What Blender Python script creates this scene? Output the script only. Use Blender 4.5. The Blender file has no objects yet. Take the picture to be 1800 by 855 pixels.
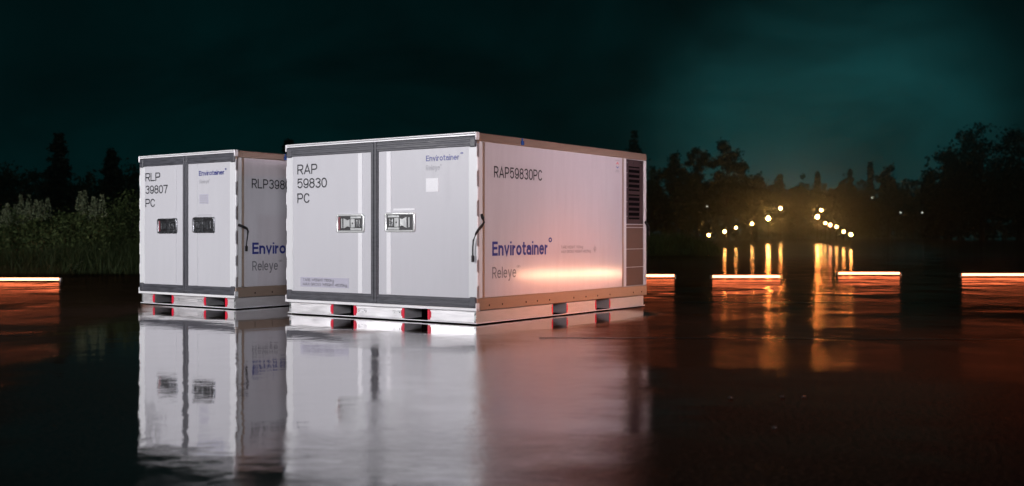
import bpy, bmesh, math, random
import numpy as np
from mathutils import Vector, Matrix

R = math.radians
scene = bpy.context.scene
COL = scene.collection

# ------------------------------------------------------------------ camera
F_PX, HORIZON, CAM_H = 1899.8, 413.57, 0.7565        # in pixels of the 1800 wide photograph
cam_data = bpy.data.cameras.new('camera')
cam_data.sensor_width = 36.0
cam_data.lens = F_PX / 1800 * 36.0
cam_data.shift_y = (HORIZON - 427.5) / 1800
cam_data.clip_end = 3000
cam_data.dof.use_dof = True
cam_data.dof.focus_distance = 10.0
cam_data.dof.aperture_fstop = 2.0
cam = bpy.data.objects.new('camera', cam_data)
cam.location = (0, 0, CAM_H)
cam.rotation_euler = (R(90), 0, 0)
COL.objects.link(cam)
scene.camera = cam

# ------------------------------------------------------------------ view
scene.view_settings.view_transform = 'Standard'
scene.view_settings.look = 'None'
scene.view_settings.exposure = 0.0
scene.view_settings.gamma = 1.0
scene.cycles.use_denoising = True
scene.cycles.max_bounces = 8
scene.cycles.volume_bounces = 0
scene.cycles.sample_clamp_indirect = 6.0
scene.cycles.caustics_reflective = False

# ------------------------------------------------------------------ sky
world = bpy.data.worlds.new('World')
scene.world = world
world.use_nodes = True
wt = world.node_tree
wt.nodes.clear()


def node(tree, kind, **kw):
    n = tree.nodes.new(kind)
    for k, v in kw.items():
        if k == 'inputs':
            for i, val in v.items():
                n.inputs[i].default_value = val
        else:
            setattr(n, k, v)
    return n


def build_sky():
    L = wt.links.new
    tc = node(wt, 'ShaderNodeTexCoord')
    sep = node(wt, 'ShaderNodeSeparateXYZ')
    L(tc.outputs['Generated'], sep.inputs[0])
    # elevation ramp
    ramp = node(wt, 'ShaderNodeValToRGB')
    cr = ramp.color_ramp
    cr.elements[0].position = 0.0
    cr.elements[0].color = (0.0006, 0.0110, 0.0115, 1)
    cr.elements[1].position = 0.30
    cr.elements[1].color = (0.0001, 0.0038, 0.0042, 1)
    e = cr.elements.new(0.10)
    e.color = (0.0001, 0.0092, 0.0098, 1)
    L(sep.outputs['Z'], ramp.inputs[0])
    # town glow low over the trees
    d = Vector((0.292, 1.0, 0.070)).normalized()
    dot = node(wt, 'ShaderNodeVectorMath', operation='DOT_PRODUCT')
    nrm = node(wt, 'ShaderNodeVectorMath', operation='NORMALIZE')
    L(tc.outputs['Generated'], nrm.inputs[0])
    L(nrm.outputs[0], dot.inputs[0])
    dot.inputs[1].default_value = d
    glow = node(wt, 'ShaderNodeMapRange', interpolation_type='SMOOTHERSTEP')
    glow.inputs[1].default_value = math.cos(R(11.5))
    glow.inputs[2].default_value = 1.0
    L(dot.outputs['Value'], glow.inputs[0])
    # drifting cloud
    nz = node(wt, 'ShaderNodeTexNoise', inputs={'Scale': 4.2, 'Detail': 7.0, 'Roughness': 0.6, 'Distortion': 0.6})
    mp = node(wt, 'ShaderNodeMapping')
    mp.inputs['Scale'].default_value = (1.0, 1.0, 1.6)
    mp.inputs['Location'].default_value = (0.35, 0.2, 0.1)
    L(nrm.outputs[0], mp.inputs[0])
    L(mp.outputs[0], nz.inputs['Vector'])
    cl = node(wt, 'ShaderNodeMapRange')
    cl.inputs[1].default_value = 0.36
    cl.inputs[2].default_value = 0.66
    cl.inputs[3].default_value = 0.45
    cl.inputs[4].default_value = 1.25
    L(nz.outputs['Fac'], cl.inputs[0])
    gm = node(wt, 'ShaderNodeMath', operation='MULTIPLY')
    L(glow.outputs[0], gm.inputs[0])
    L(cl.outputs[0], gm.inputs[1])
    gcol = node(wt, 'ShaderNodeVectorMath', operation='SCALE')
    gcol.inputs[0].default_value = (0.0060, 0.0440, 0.0460)
    L(gm.outputs[0], gcol.inputs['Scale'])
    base = node(wt, 'ShaderNodeVectorMath', operation='SCALE')
    L(ramp.outputs[0], base.inputs[0])
    L(cl.outputs[0], base.inputs['Scale'])
    add = node(wt, 'ShaderNodeVectorMath', operation='ADD')
    L(base.outputs[0], add.inputs[0])
    L(gcol.outputs[0], add.inputs[1])
    # last trace of daylight
    sky = node(wt, 'ShaderNodeTexSky', sky_type='NISHITA')
    sky.sun_disc = False
    sky.sun_elevation = R(-4)
    sky.sun_rotation = R(20)
    b1 = node(wt, 'ShaderNodeBackground')
    b1.inputs['Strength'].default_value = 1.0
    L(add.outputs[0], b1.inputs['Color'])
    b2 = node(wt, 'ShaderNodeBackground')
    b2.inputs['Strength'].default_value = 0.0008
    L(sky.outputs[0], b2.inputs['Color'])
    ads = node(wt, 'ShaderNodeAddShader')
    L(b1.outputs[0], ads.inputs[0])
    L(b2.outputs[0], ads.inputs[1])
    out = node(wt, 'ShaderNodeOutputWorld')
    L(ads.outputs[0], out.inputs['Surface'])


build_sky()


# ------------------------------------------------------------------ lights
def area_light(name, loc, target, size, power, color, spread=180):
    ld = bpy.data.lights.new(name, 'AREA')
    ld.shape = 'DISK'
    ld.size = size
    ld.energy = power
    ld.color = color
    ld.spread = R(spread)
    o = bpy.data.objects.new(name, ld)
    o.location = loc
    o.rotation_euler = (Vector(target) - Vector(loc)).to_track_quat('-Z', 'Y').to_euler()
    COL.objects.link(o)
    return o


area_light('key_light', (-9.2, 5.8, 2.8), (-4.0, 11.2, 0.8), 1.6, 390, (0.99, 0.965, 1.0), 145)  # added out of view to light the container fronts
area_light('fill_light', (1.2, -3.0, 2.6), (-1.2, 11.0, 0.9), 2.5, 34, (0.96, 0.92, 1.0), 38)  # added fill from behind the camera, no visible source
area_light('low_light', (5.2, 6.4, 0.30), (0.55, 10.2, -0.25), 0.5, 6.5, (1.0, 0.22, 0.06), 28)  # added unseen warm lamp for the lower rail and base
area_light('ground_wash_light', (5.4, 4.8, 4.4), (2.8, 6.8, 0.0), 0.8, 68, (1.0, 0.26, 0.10), 84)  # added overhead wash, unseen, to redden the ground at right
area_light('side_light', (8.6, 5.4, 3.2), (1.1, 10.7, 1.7), 1.6, 15, (1.0, 0.76, 0.86), 28)  # added off-frame pinkish light for the larger box's long side
dim_fill_sun_data = bpy.data.lights.new('dim_fill_sun', 'SUN')  # added weak sun, no visible source, lifts the grass verge
dim_fill_sun_data.energy = 0.15
dim_fill_sun_data.angle = R(0.5)
dim_fill_sun_data.color = (0.75, 0.95, 1.0)
dim_fill_sun = bpy.data.objects.new('dim_fill_sun', dim_fill_sun_data)
dim_fill_sun.rotation_euler = (R(55), 0, R(30))
COL.objects.link(dim_fill_sun)

# ------------------------------------------------------------------ helpers


def obj(name, bm, mat, parent=None, loc=None):
    me = bpy.data.meshes.new(name)
    bm.normal_update()
    bm.to_mesh(me)
    bm.free()
    o = bpy.data.objects.new(name, me)
    if mat is not None:
        me.materials.append(mat)
    COL.objects.link(o)
    if parent is not None:
        o.parent = parent
    if loc is not None:
        o.location = loc
    return o


def smooth(o):
    for p in o.data.polygons:
        p.use_smooth = True
    return o


def thing(name, label, cat, loc=(0, 0, 0), rz=0.0, group=None):
    o = bpy.data.objects.new(name, None)
    o.empty_display_size = 0.2
    o.location = loc
    o.rotation_euler = (0, 0, rz)
    COL.objects.link(o)
    tag(o, label, cat, group)
    return o


def tag(o, label=None, cat=None, group=None, kind=None):
    if label:
        o['label'] = label
    if cat:
        o['category'] = cat
    if group:
        o['group'] = group
    if kind:
        o['kind'] = kind
    return o


def copy_tree(o, parent=None):
    c = o.copy()
    COL.objects.link(c)
    if parent is not None:
        c.parent = parent
    for ch in list(o.children):
        copy_tree(ch, c)
    return c


def box(bm, x0, x1, y0, y1, z0, z1, bev=0.0, seg=2):
    if x1 < x0: x0, x1 = x1, x0
    if y1 < y0: y0, y1 = y1, y0
    if z1 < z0: z0, z1 = z1, z0
    m = Matrix.Translation(((x0 + x1) / 2, (y0 + y1) / 2, (z0 + z1) / 2)) @ Matrix.Diagonal((x1 - x0, y1 - y0, z1 - z0, 1))
    r = bmesh.ops.create_cube(bm, size=1.0, matrix=m)
    if bev > 0:
        es = {e for v in r['verts'] for e in v.link_edges}
        bmesh.ops.bevel(bm, geom=list(es), offset=bev, segments=seg, affect='EDGES', profile=0.5)


def tube(bm, pts, rad, seg=8, flat=None):
    """swept tube through pts; rad a number or a list; flat = (a, b) squashes the section"""
    pts = [Vector(p) for p in pts]
    n = len(pts)
    rads = rad if isinstance(rad, (list, tuple)) else [rad] * n
    rings = []
    up0 = Vector((0, 0, 1))
    for i, p in enumerate(pts):
        d = (pts[min(i + 1, n - 1)] - pts[max(i - 1, 0)]).normalized()
        up = up0 if abs(d.dot(up0)) < 0.95 else Vector((1, 0, 0))
        a = d.cross(up).normalized()
        b = a.cross(d).normalized()
        fa, fb = flat if flat else (1, 1)
        rings.append([bm.verts.new(p + (a * math.cos(t) * fa + b * math.sin(t) * fb) * rads[i])
                      for t in [2 * math.pi * k / seg for k in range(seg)]])
    for i in range(n - 1):
        for k in range(seg):
            bm.faces.new((rings[i][k], rings[i][(k + 1) % seg], rings[i + 1][(k + 1) % seg], rings[i + 1][k]))
    bm.faces.new(rings[0][::-1])
    bm.faces.new(rings[-1])


def cyl(bm, p0, p1, r0, r1=None, seg=12):
    tube(bm, [p0, p1], [r0, r0 if r1 is None else r1], seg)


def rounded_rect(w, h, r, seg=5):
    pts = []
    for cx, cz, a0 in ((w / 2 - r, h / 2 - r, 0), (-w / 2 + r, h / 2 - r, 90), (-w / 2 + r, -h / 2 + r, 180), (w / 2 - r, -h / 2 + r, 270)):
        for k in range(seg + 1):
            a = R(a0 + 90 * k / seg)
            pts.append((cx + r * math.cos(a), cz + r * math.sin(a)))
    return pts


def ring_frame(bm, cx, cz, w, h, r, t, y0, y1, seg=5):
    """picture-frame ring in the xz plane from y0 (back) to y1 (front), with a sloping inner lip"""
    outer = rounded_rect(w, h, r, seg)
    inner = rounded_rect(w - 2 * t, h - 2 * t, max(r - t, 0.004), seg)
    mid_o = rounded_rect(w - 0.3 * t, h - 0.3 * t, r, seg)
    loops = []
    for pts, y in ((outer, y0), (mid_o, y1), (inner, y1 + (y0 - y1) * 0.15), (inner, y0)):
        loops.append([bm.verts.new((cx + x, y, cz + z)) for x, z in pts])
    n = len(outer)
    for a, b in zip(loops[:-1], loops[1:]):
        for k in range(n):
            bm.faces.new((a[k], a[(k + 1) % n], b[(k + 1) % n], b[k]))


def plate(bm, cx, cz, w, h, r, y0, y1, seg=4):
    pts = rounded_rect(w, h, r, seg)
    f = [bm.verts.new((cx + x, y1, cz + z)) for x, z in pts]
    b = [bm.verts.new((cx + x, y0, cz + z)) for x, z in pts]
    n = len(pts)
    bm.faces.new(f)
    bm.faces.new(b[::-1])
    for k in range(n):
        bm.faces.new((f[k], b[k], b[(k + 1) % n], f[(k + 1) % n]))
    bmesh.ops.recalc_face_normals(bm, faces=bm.faces[:])


# ------------------------------------------------------------------ materials
def mat_new(name):
    m = bpy.data.materials.new(name)
    m.use_nodes = True
    t = m.node_tree
    return m, t, t.nodes['Principled BSDF'], t.links.new


def simple(name, color, rough=0.5, metal=0.0, spec=None, noise=0.0, nscale=8.0, stretch=(1, 1, 1), rnoise=0.0, bump=0.0, coat=0.0):
    m, t, p, L = mat_new(name)
    p.inputs['Base Color'].default_value = (*color, 1)
    p.inputs['Roughness'].default_value = rough
    p.inputs['Metallic'].default_value = metal
    p.inputs['Coat Weight'].default_value = coat
    p.inputs['Coat Roughness'].default_value = 0.105
    p.inputs['Coat IOR'].default_value = 1.6
    if spec is not None:
        p.inputs['Specular IOR Level'].default_value = spec
    if noise or rnoise or bump:
        tc = node(t, 'ShaderNodeTexCoord')
        mp = node(t, 'ShaderNodeMapping')
        mp.inputs['Scale'].default_value = stretch
        nz = node(t, 'ShaderNodeTexNoise', inputs={'Scale': nscale, 'Detail': 5.0, 'Roughness': 0.6})
        L(tc.outputs['Object'], mp.inputs[0])
        L(mp.outputs[0], nz.inputs['Vector'])
        if noise:
            mr = node(t, 'ShaderNodeMapRange')
            mr.inputs[1].default_value = 0.3
            mr.inputs[2].default_value = 0.7
            mr.inputs[3].default_value = 1 - noise
            mr.inputs[4].default_value = 1 + noise
            L(nz.outputs['Fac'], mr.inputs[0])
            sc = node(t, 'ShaderNodeVectorMath', operation='SCALE')
            sc.inputs[0].default_value = color
            L(mr.outputs[0], sc.inputs['Scale'])
            L(sc.outputs[0], p.inputs['Base Color'])
        if rnoise:
            mr = node(t, 'ShaderNodeMapRange')
            mr.inputs[1].default_value = 0.3
            mr.inputs[2].default_value = 0.7
            mr.inputs[3].default_value = max(rough - rnoise, 0.02)
            mr.inputs[4].default_value = rough + rnoise
            L(nz.outputs['Fac'], mr.inputs[0])
            L(mr.outputs[0], p.inputs['Roughness'])
        if bump:
            bp = node(t, 'ShaderNodeBump', inputs={'Strength': bump, 'Distance': 0.01})
            L(nz.outputs['Fac'], bp.inputs['Height'])
            L(bp.outputs[0], p.inputs['Normal'])
            L(bp.outputs[0], p.inputs['Coat Normal'])
    return m


def emissive(name, color, strength, base=(0.8, 0.8, 0.8)):
    m, t, p, L = mat_new(name)
    p.inputs['Base Color'].default_value = (*base, 1)
    p.inputs['Roughness'].default_value = 0.3
    p.inputs['Emission Color'].default_value = (*color, 1)
    p.inputs['Emission Strength'].default_value = strength
    return m


M = {
    'door': simple('door_paint', (0.60, 0.60, 0.63), 0.42, noise=0.016, nscale=3.0, stretch=(6, 1, 0.5), rnoise=0.05, bump=0.02),
    'side': simple('panel_paint', (0.66, 0.64, 0.67), 0.38, noise=0.04, nscale=3.0, stretch=(1, 6, 0.5), rnoise=0.08, coat=1.0, bump=0.07),
    'edge': simple('edge_trim', (0.74, 0.75, 0.76), 0.38, noise=0.03, nscale=6.0, stretch=(4, 4, 0.3)),
    'rail': simple('aluminium_orange_lit', (0.56, 0.43, 0.34), 0.40, metal=0.75, noise=0.06, nscale=14.0, stretch=(0.4, 0.4, 6), rnoise=0.08),  # tan tint paints in the orange light on the side rails
    'bright': simple('aluminium_white_lit', (0.92, 0.92, 0.93), 0.36, metal=0.08, noise=0.05, nscale=16.0, stretch=(0.4, 0.4, 5), rnoise=0.08),  # same metal as the rails, whitened for the light on the front
    'skirt': simple('mill_aluminium', (0.92, 0.91, 0.92), 0.42, metal=0.72, noise=0.05, nscale=10.0, stretch=(0.5, 0.5, 4), rnoise=0.10),
    'gasket': simple('rubber_gasket', (0.066, 0.068, 0.080), 0.48, noise=0.35, nscale=9.0, stretch=(1, 1, 5), rnoise=0.12, bump=0.06),
    'chrome': simple('chrome', (0.92, 0.95, 0.93), 0.20, metal=0.45, rnoise=0.08, nscale=20),
    'steel': simple('worn_steel', (0.62, 0.64, 0.64), 0.30, metal=0.8, noise=0.25, nscale=30, rnoise=0.1),
    'dull_chrome': simple('dull_chrome', (0.30, 0.31, 0.33), 0.25, metal=0.9, rnoise=0.08, nscale=20),
    'black': simple('black_plastic', (0.012, 0.012, 0.014), 0.45, rnoise=0.1, nscale=20),
    'cavity': simple('dark_cavity', (0.005, 0.0045, 0.005), 0.9, spec=0.0, noise=0.3, nscale=12),  # near black paints shade into fork pockets; also skid, vent back, rivets
    'red': simple('red_guard', (0.80, 0.015, 0.05), 0.35, noise=0.06, nscale=20),
    'maroon': simple('maroon_label', (0.22, 0.05, 0.06), 0.45, noise=0.2, nscale=30),
    'ink': simple('black_lettering', (0.010, 0.012, 0.016), 0.35, noise=0.1, nscale=20),
    'blue': simple('blue_lettering', (0.012, 0.028, 0.24), 0.35, noise=0.06, nscale=20),
    'grey': simple('grey_lettering', (0.20, 0.20, 0.22), 0.4, noise=0.06, nscale=20),
    'pale': simple('pale_grey_lettering', (0.44, 0.44, 0.47), 0.4, noise=0.04, nscale=20),
    'label': simple('label_film', (0.50, 0.49, 0.58), 0.4, noise=0.03, nscale=20),
    'white': simple('white_label', (0.88, 0.88, 0.90), 0.4, noise=0.02, nscale=20),
    'vent': simple('vent_metal', (0.085, 0.055, 0.062), 0.42, metal=0.4, noise=0.2, nscale=12, rnoise=0.1),
    'bluetag': simple('blue_tag', (0.02, 0.10, 0.38), 0.4, noise=0.1, nscale=20),
    'access': simple('access_panel_metal', (0.19, 0.125, 0.10), 0.46, metal=0.4, noise=0.12, nscale=10, stretch=(1, 1, 3), rnoise=0.1),
    'bark': simple('bark', (0.045, 0.035, 0.028), 0.9, noise=0.4, nscale=6, stretch=(1, 1, 0.3), bump=0.4),
    'pole': simple('pole_paint', (0.10, 0.09, 0.07), 0.5, noise=0.15, nscale=12),
    'tube_glass': emissive('tube_glow', (1.0, 0.33, 0.15), 7.0),
    'tube_hot': emissive('tube_glow_bright', (1.0, 0.52, 0.30), 85.0),
    'lens_big': emissive('lens_glow_bright', (1.0, 0.50, 0.13), 270.0),
    'lens': emissive('lens_glow', (1.0, 0.52, 0.14), 85.0),
    'lens_red': emissive('lens_glow_reddish', (1.0, 0.40, 0.16), 70.0),
    'lens_far': emissive('lens_glow_far', (0.8, 0.85, 0.75), 1.2),
}


def leaf_material(name, dark, light, rough=0.6, trans=0.15):
    m, t, p, L = mat_new(name)
    geo = node(t, 'ShaderNodeNewGeometry')
    mix = node(t, 'ShaderNodeMix', data_type='RGBA')
    mix.inputs['A'].default_value = (*dark, 1)
    mix.inputs['B'].default_value = (*light, 1)
    L(geo.outputs['Random Per Island'], mix.inputs['Factor'])
    L(mix.outputs['Result'], p.inputs['Base Color'])
    p.inputs['Roughness'].default_value = rough
    p.inputs['Specular IOR Level'].default_value = 0.2
    return m


M['needle'] = leaf_material('conifer_needles', (0.012, 0.020, 0.012), (0.030, 0.042, 0.024))
M['leaf'] = leaf_material('dark_foliage', (0.014, 0.024, 0.012), (0.034, 0.050, 0.024))
M['shrub'] = leaf_material('shrub_foliage', (0.040, 0.066, 0.020), (0.150, 0.200, 0.070))
M['weed'] = leaf_material('pale_weed', (0.14, 0.18, 0.10), (0.34, 0.39, 0.23))
M['grass'] = leaf_material('meadow_grass', (0.018, 0.032, 0.010), (0.060, 0.085, 0.028))
M['verge'] = leaf_material('verge_grass', (0.030, 0.055, 0.016), (0.090, 0.140, 0.045))


def ground_material():
    m, t, p, L = mat_new('wet_tarmac')
    tc = node(t, 'ShaderNodeTexCoord')
    # grain and colour
    fine = node(t, 'ShaderNodeTexNoise', inputs={'Scale': 48.0, 'Detail': 4.0, 'Roughness': 0.7})
    L(tc.outputs['Object'], fine.inputs['Vector'])
    big = node(t, 'ShaderNodeTexNoise', inputs={'Scale': 0.55, 'Detail': 6.0, 'Roughness': 0.6})
    mpb = node(t, 'ShaderNodeMapping')
    mpb.inputs['Location'].default_value = (3.1, 1.7, 0)
    L(tc.outputs['Object'], mpb.inputs[0])
    L(mpb.outputs[0], big.inputs['Vector'])
    cr = node(t, 'ShaderNodeValToRGB')
    cr.color_ramp.elements[0].color = (0.006, 0.005, 0.0045, 1)
    cr.color_ramp.elements[1].color = (0.075, 0.042, 0.030, 1)
    cr.color_ramp.elements[0].position = 0.35
    cr.color_ramp.elements[1].position = 0.75
    L(fine.outputs['Fac'], cr.inputs[0])
    t.nodes.remove(p)
    dif = node(t, 'ShaderNodeBsdfDiffuse')
    glo = node(t, 'ShaderNodeBsdfAnisotropic')
    fre = node(t, 'ShaderNodeFresnel')
    mxs = node(t, 'ShaderNodeMixShader')
    L(dif.outputs[0], mxs.inputs[1])
    L(glo.outputs[0], mxs.inputs[2])
    L(mxs.outputs[0], t.nodes['Material Output'].inputs['Surface'])
    L(cr.outputs[0], dif.inputs['Color'])
    # standing water: smooth where the noise is low
    wet = node(t, 'ShaderNodeMapRange', interpolation_type='SMOOTHSTEP')
    wet.inputs[1].default_value = 0.40
    wet.inputs[2].default_value = 0.62
    L(big.outputs['Fac'], wet.inputs[0])
    # a long puddle under and in front of the boxes, shaped to their reflections
    def blob(c, rx, ry):
        mp = node(t, 'ShaderNodeMapping', vector_type='TEXTURE')
        mp.inputs['Location'].default_value = (c[0], c[1], 0)
        mp.inputs['Rotation'].default_value = (0, 0, R(c[2]))
        mp.inputs['Scale'].default_value = (rx, ry, 1)
        L(tc.outputs['Object'], mp.inputs[0])
        ln = node(t, 'ShaderNodeVectorMath', operation='LENGTH')
        L(mp.outputs[0], ln.inputs[0])
        mr = node(t, 'ShaderNodeMapRange', interpolation_type='SMOOTHSTEP')
        mr.inputs[1].default_value = 0.75
        mr.inputs[2].default_value = 1.15
        # ragged shore
        ad = node(t, 'ShaderNodeMath', operation='MULTIPLY_ADD')
        L(big.outputs['Fac'], ad.inputs[0])
        ad.inputs[1].default_value = 0.9
        sub = node(t, 'ShaderNodeMath', operation='ADD')
        sub.inputs[1].default_value = -0.45
        L(ln.outputs['Value'], sub.inputs[0])
        L(sub.outputs[0], ad.inputs[2])
        L(ad.outputs[0], mr.inputs[0])
        return mr
    b1 = blob((-2.10, 7.6, 15), 1.05, 5.4)
    b2 = blob((-1.7, 10.0, -36), 2.5, 1.3)
    b4 = blob((0.45, 9.85, 54), 1.3, 0.7)
    b3 = blob((-0.50, 6.2, -3), 1.22, 4.8)
    mul = node(t, 'ShaderNodeMath', operation='MULTIPLY')
    L(b1.outputs[0], mul.inputs[0])
    m4 = node(t, 'ShaderNodeMath', operation='MULTIPLY')
    L(b2.outputs[0], m4.inputs[0])
    L(b4.outputs[0], m4.inputs[1])
    L(m4.outputs[0], mul.inputs[1])
    pool = node(t, 'ShaderNodeMath', operation='MULTIPLY')      # 0 in standing water, 1 on damp tarmac
    L(mul.outputs[0], pool.inputs[0])
    L(b3.outputs[0], pool.inputs[1])
    wet2 = node(t, 'ShaderNodeMapRange')
    wet2.inputs[3].default_value = 0.30
    wet2.inputs[4].default_value = 1.0
    L(wet.outputs[0], wet2.inputs[0])
    dry = node(t, 'ShaderNodeMath', operation='MULTIPLY')       # roughness mask: still water close to the boxes
    L(mul.outputs[0], dry.inputs[0])
    L(wet2.outputs[0], dry.inputs[1])
    ro = node(t, 'ShaderNodeMapRange')
    ro.inputs[3].default_value = 0.03
    ro.inputs[4].default_value = 0.15
    L(dry.outputs[0], ro.inputs[0])
    L(ro.outputs[0], glo.inputs['Roughness'])
    io = node(t, 'ShaderNodeMapRange')
    io.inputs[3].default_value = 2.2
    io.inputs[4].default_value = 1.22
    L(pool.outputs[0], io.inputs[0])
    L(io.outputs[0], fre.inputs['IOR'])
    reflect_tint = node(t, 'ShaderNodeMix', data_type='RGBA')           # warm light put into the colour: reflections browned and dimmed outside the pools
    reflect_tint.inputs['A'].default_value = (1.0, 0.99, 1.0, 1)
    reflect_tint.inputs['B'].default_value = (0.50, 0.28, 0.21, 1)
    sp = node(t, 'ShaderNodeSeparateXYZ')                       # tint weakens with distance, far reflections stay more neutral
    L(tc.outputs['Object'], sp.inputs[0])
    far = node(t, 'ShaderNodeMapRange')
    far.inputs[1].default_value = 24.0
    far.inputs[2].default_value = 40.0
    far.inputs[3].default_value = 1.0
    far.inputs[4].default_value = 0.5
    L(sp.outputs['Y'], far.inputs[0])
    fm = node(t, 'ShaderNodeMath', operation='MULTIPLY')
    L(pool.outputs[0], fm.inputs[0])
    L(far.outputs[0], fm.inputs[1])
    L(fm.outputs[0], reflect_tint.inputs['Factor'])
    L(reflect_tint.outputs['Result'], glo.inputs['Color'])
    boost = node(t, 'ShaderNodeMapRange')                       # extra reflection added in the pools to brighten the mirrored boxes
    boost.inputs[3].default_value = 0.20
    boost.inputs[4].default_value = 0.0
    L(pool.outputs[0], boost.inputs[0])
    fsum = node(t, 'ShaderNodeMath', operation='ADD', use_clamp=True)
    L(fre.outputs[0], fsum.inputs[0])
    L(boost.outputs[0], fsum.inputs[1])
    L(fsum.outputs[0], mxs.inputs[0])
    # broad swells, ripples and grain
    sw = node(t, 'ShaderNodeTexNoise', inputs={'Scale': 0.9, 'Detail': 2.0, 'Roughness': 0.5})
    L(tc.outputs['Object'], sw.inputs['Vector'])
    swst = node(t, 'ShaderNodeMapRange')
    swst.inputs[3].default_value = 0.12
    swst.inputs[4].default_value = 1.0
    L(pool.outputs[0], swst.inputs[0])
    b_s = node(t, 'ShaderNodeBump', inputs={'Distance': 0.052})
    sy = node(t, 'ShaderNodeSeparateXYZ')
    L(tc.outputs['Object'], sy.inputs[0])
    fs_ = node(t, 'ShaderNodeMapRange')
    fs_.inputs[1].default_value = 11.0
    fs_.inputs[2].default_value = 17.0
    fs_.inputs[3].default_value = 0.42
    fs_.inputs[4].default_value = 1.0
    L(sy.outputs['Y'], fs_.inputs[0])
    sm = node(t, 'ShaderNodeMath', operation='MULTIPLY')
    L(swst.outputs[0], sm.inputs[0])
    L(fs_.outputs[0], sm.inputs[1])
    L(sm.outputs[0], b_s.inputs['Strength'])
    L(sw.outputs['Fac'], b_s.inputs['Height'])
    rip = node(t, 'ShaderNodeTexNoise', inputs={'Scale': 4.0, 'Detail': 3.0, 'Roughness': 0.55})
    L(tc.outputs['Object'], rip.inputs['Vector'])
    b_r = node(t, 'ShaderNodeBump', inputs={'Strength': 0.17, 'Distance': 0.010})
    L(rip.outputs['Fac'], b_r.inputs['Height'])
    L(b_s.outputs[0], b_r.inputs['Normal'])
    gra = node(t, 'ShaderNodeMath', operation='MAXIMUM')
    gra.inputs[1].default_value = 0.05
    L(dry.outputs[0], gra.inputs[0])
    mid = node(t, 'ShaderNodeTexNoise', inputs={'Scale': 15.0, 'Detail': 4.0, 'Roughness': 0.65})
    L(tc.outputs['Object'], mid.inputs['Vector'])
    mst = node(t, 'ShaderNodeMath', operation='MULTIPLY')
    mst.inputs[1].default_value = 0.45
    L(gra.outputs[0], mst.inputs[0])
    b_m = node(t, 'ShaderNodeBump', inputs={'Distance': 0.004})
    L(mst.outputs[0], b_m.inputs['Strength'])
    L(mid.outputs['Fac'], b_m.inputs['Height'])
    L(b_r.outputs[0], b_m.inputs['Normal'])
    bst = node(t, 'ShaderNodeMath', operation='MULTIPLY')
    bst.inputs[1].default_value = 0.42
    L(gra.outputs[0], bst.inputs[0])
    b_f = node(t, 'ShaderNodeBump', inputs={'Distance': 0.003})
    L(bst.outputs[0], b_f.inputs['Strength'])
    L(fine.outputs['Fac'], b_f.inputs['Height'])
    L(b_m.outputs[0], b_f.inputs['Normal'])
    for nd in (dif, glo, fre):
        L(b_f.outputs[0], nd.inputs['Normal'])
    return m


M['ground'] = ground_material()


# ------------------------------------------------------------------ ground
def build_ground():
    bm = bmesh.new()
    bmesh.ops.create_grid(bm, x_segments=4, y_segments=4, size=900)
    g = obj('ground', bm, M['ground'])
    tag(g, kind='structure')


build_ground()


def seam(pts, w, seed):
    """tar-sealed joint in the tarmac: a thin wobbly strip just above the ground"""
    rng = random.Random(seed)
    bm = bmesh.new()
    prev = None
    n = 90
    (x0, y0), (x1, y1) = pts
    dx, dy = x1 - x0, y1 - y0
    ln = math.hypot(dx, dy)
    nx, ny = -dy / ln, dx / ln
    off = 0.0
    for k in range(n + 1):
        f = k / n
        off = off * 0.92 + rng.uniform(-0.012, 0.012)
        ww = w * rng.uniform(0.7, 1.3) / 2
        cx, cy = x0 + dx * f + nx * off, y0 + dy * f + ny * off
        q = [bm.verts.new((cx + nx * sgn * ww, cy + ny * sgn * ww, 0.004)) for sgn in (-1, 1)]
        if prev:
            bm.faces.new((prev[0], q[0], q[1], prev[1]))
        prev = q
    bmesh.ops.recalc_face_normals(bm, faces=bm.faces[:])
    o = obj('tarmac_joint', bm, M['tar'])
    tag(o, kind='structure')


M['tar'] = simple('joint_tar', (0.012, 0.011, 0.011), 0.42, spec=0.3, noise=0.3, nscale=30, bump=0.3)
seam(((0.2, 7.95), (14.0, 7.35)), 0.05, 1)
seam(((-16.0, 8.65), (-3.6, 8.15)), 0.05, 2)
seam(((1.9, 12.1), (15.0, 11.5)), 0.06, 3)

# ------------------------------------------------------------------ lettering


def arc(cx, cy, rx, ry, a0, a1, n=9):
    return [(cx + rx * math.cos(R(a0 + (a1 - a0) * k / n)), cy + ry * math.sin(R(a0 + (a1 - a0) * k / n))) for k in range(n + 1)]


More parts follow.
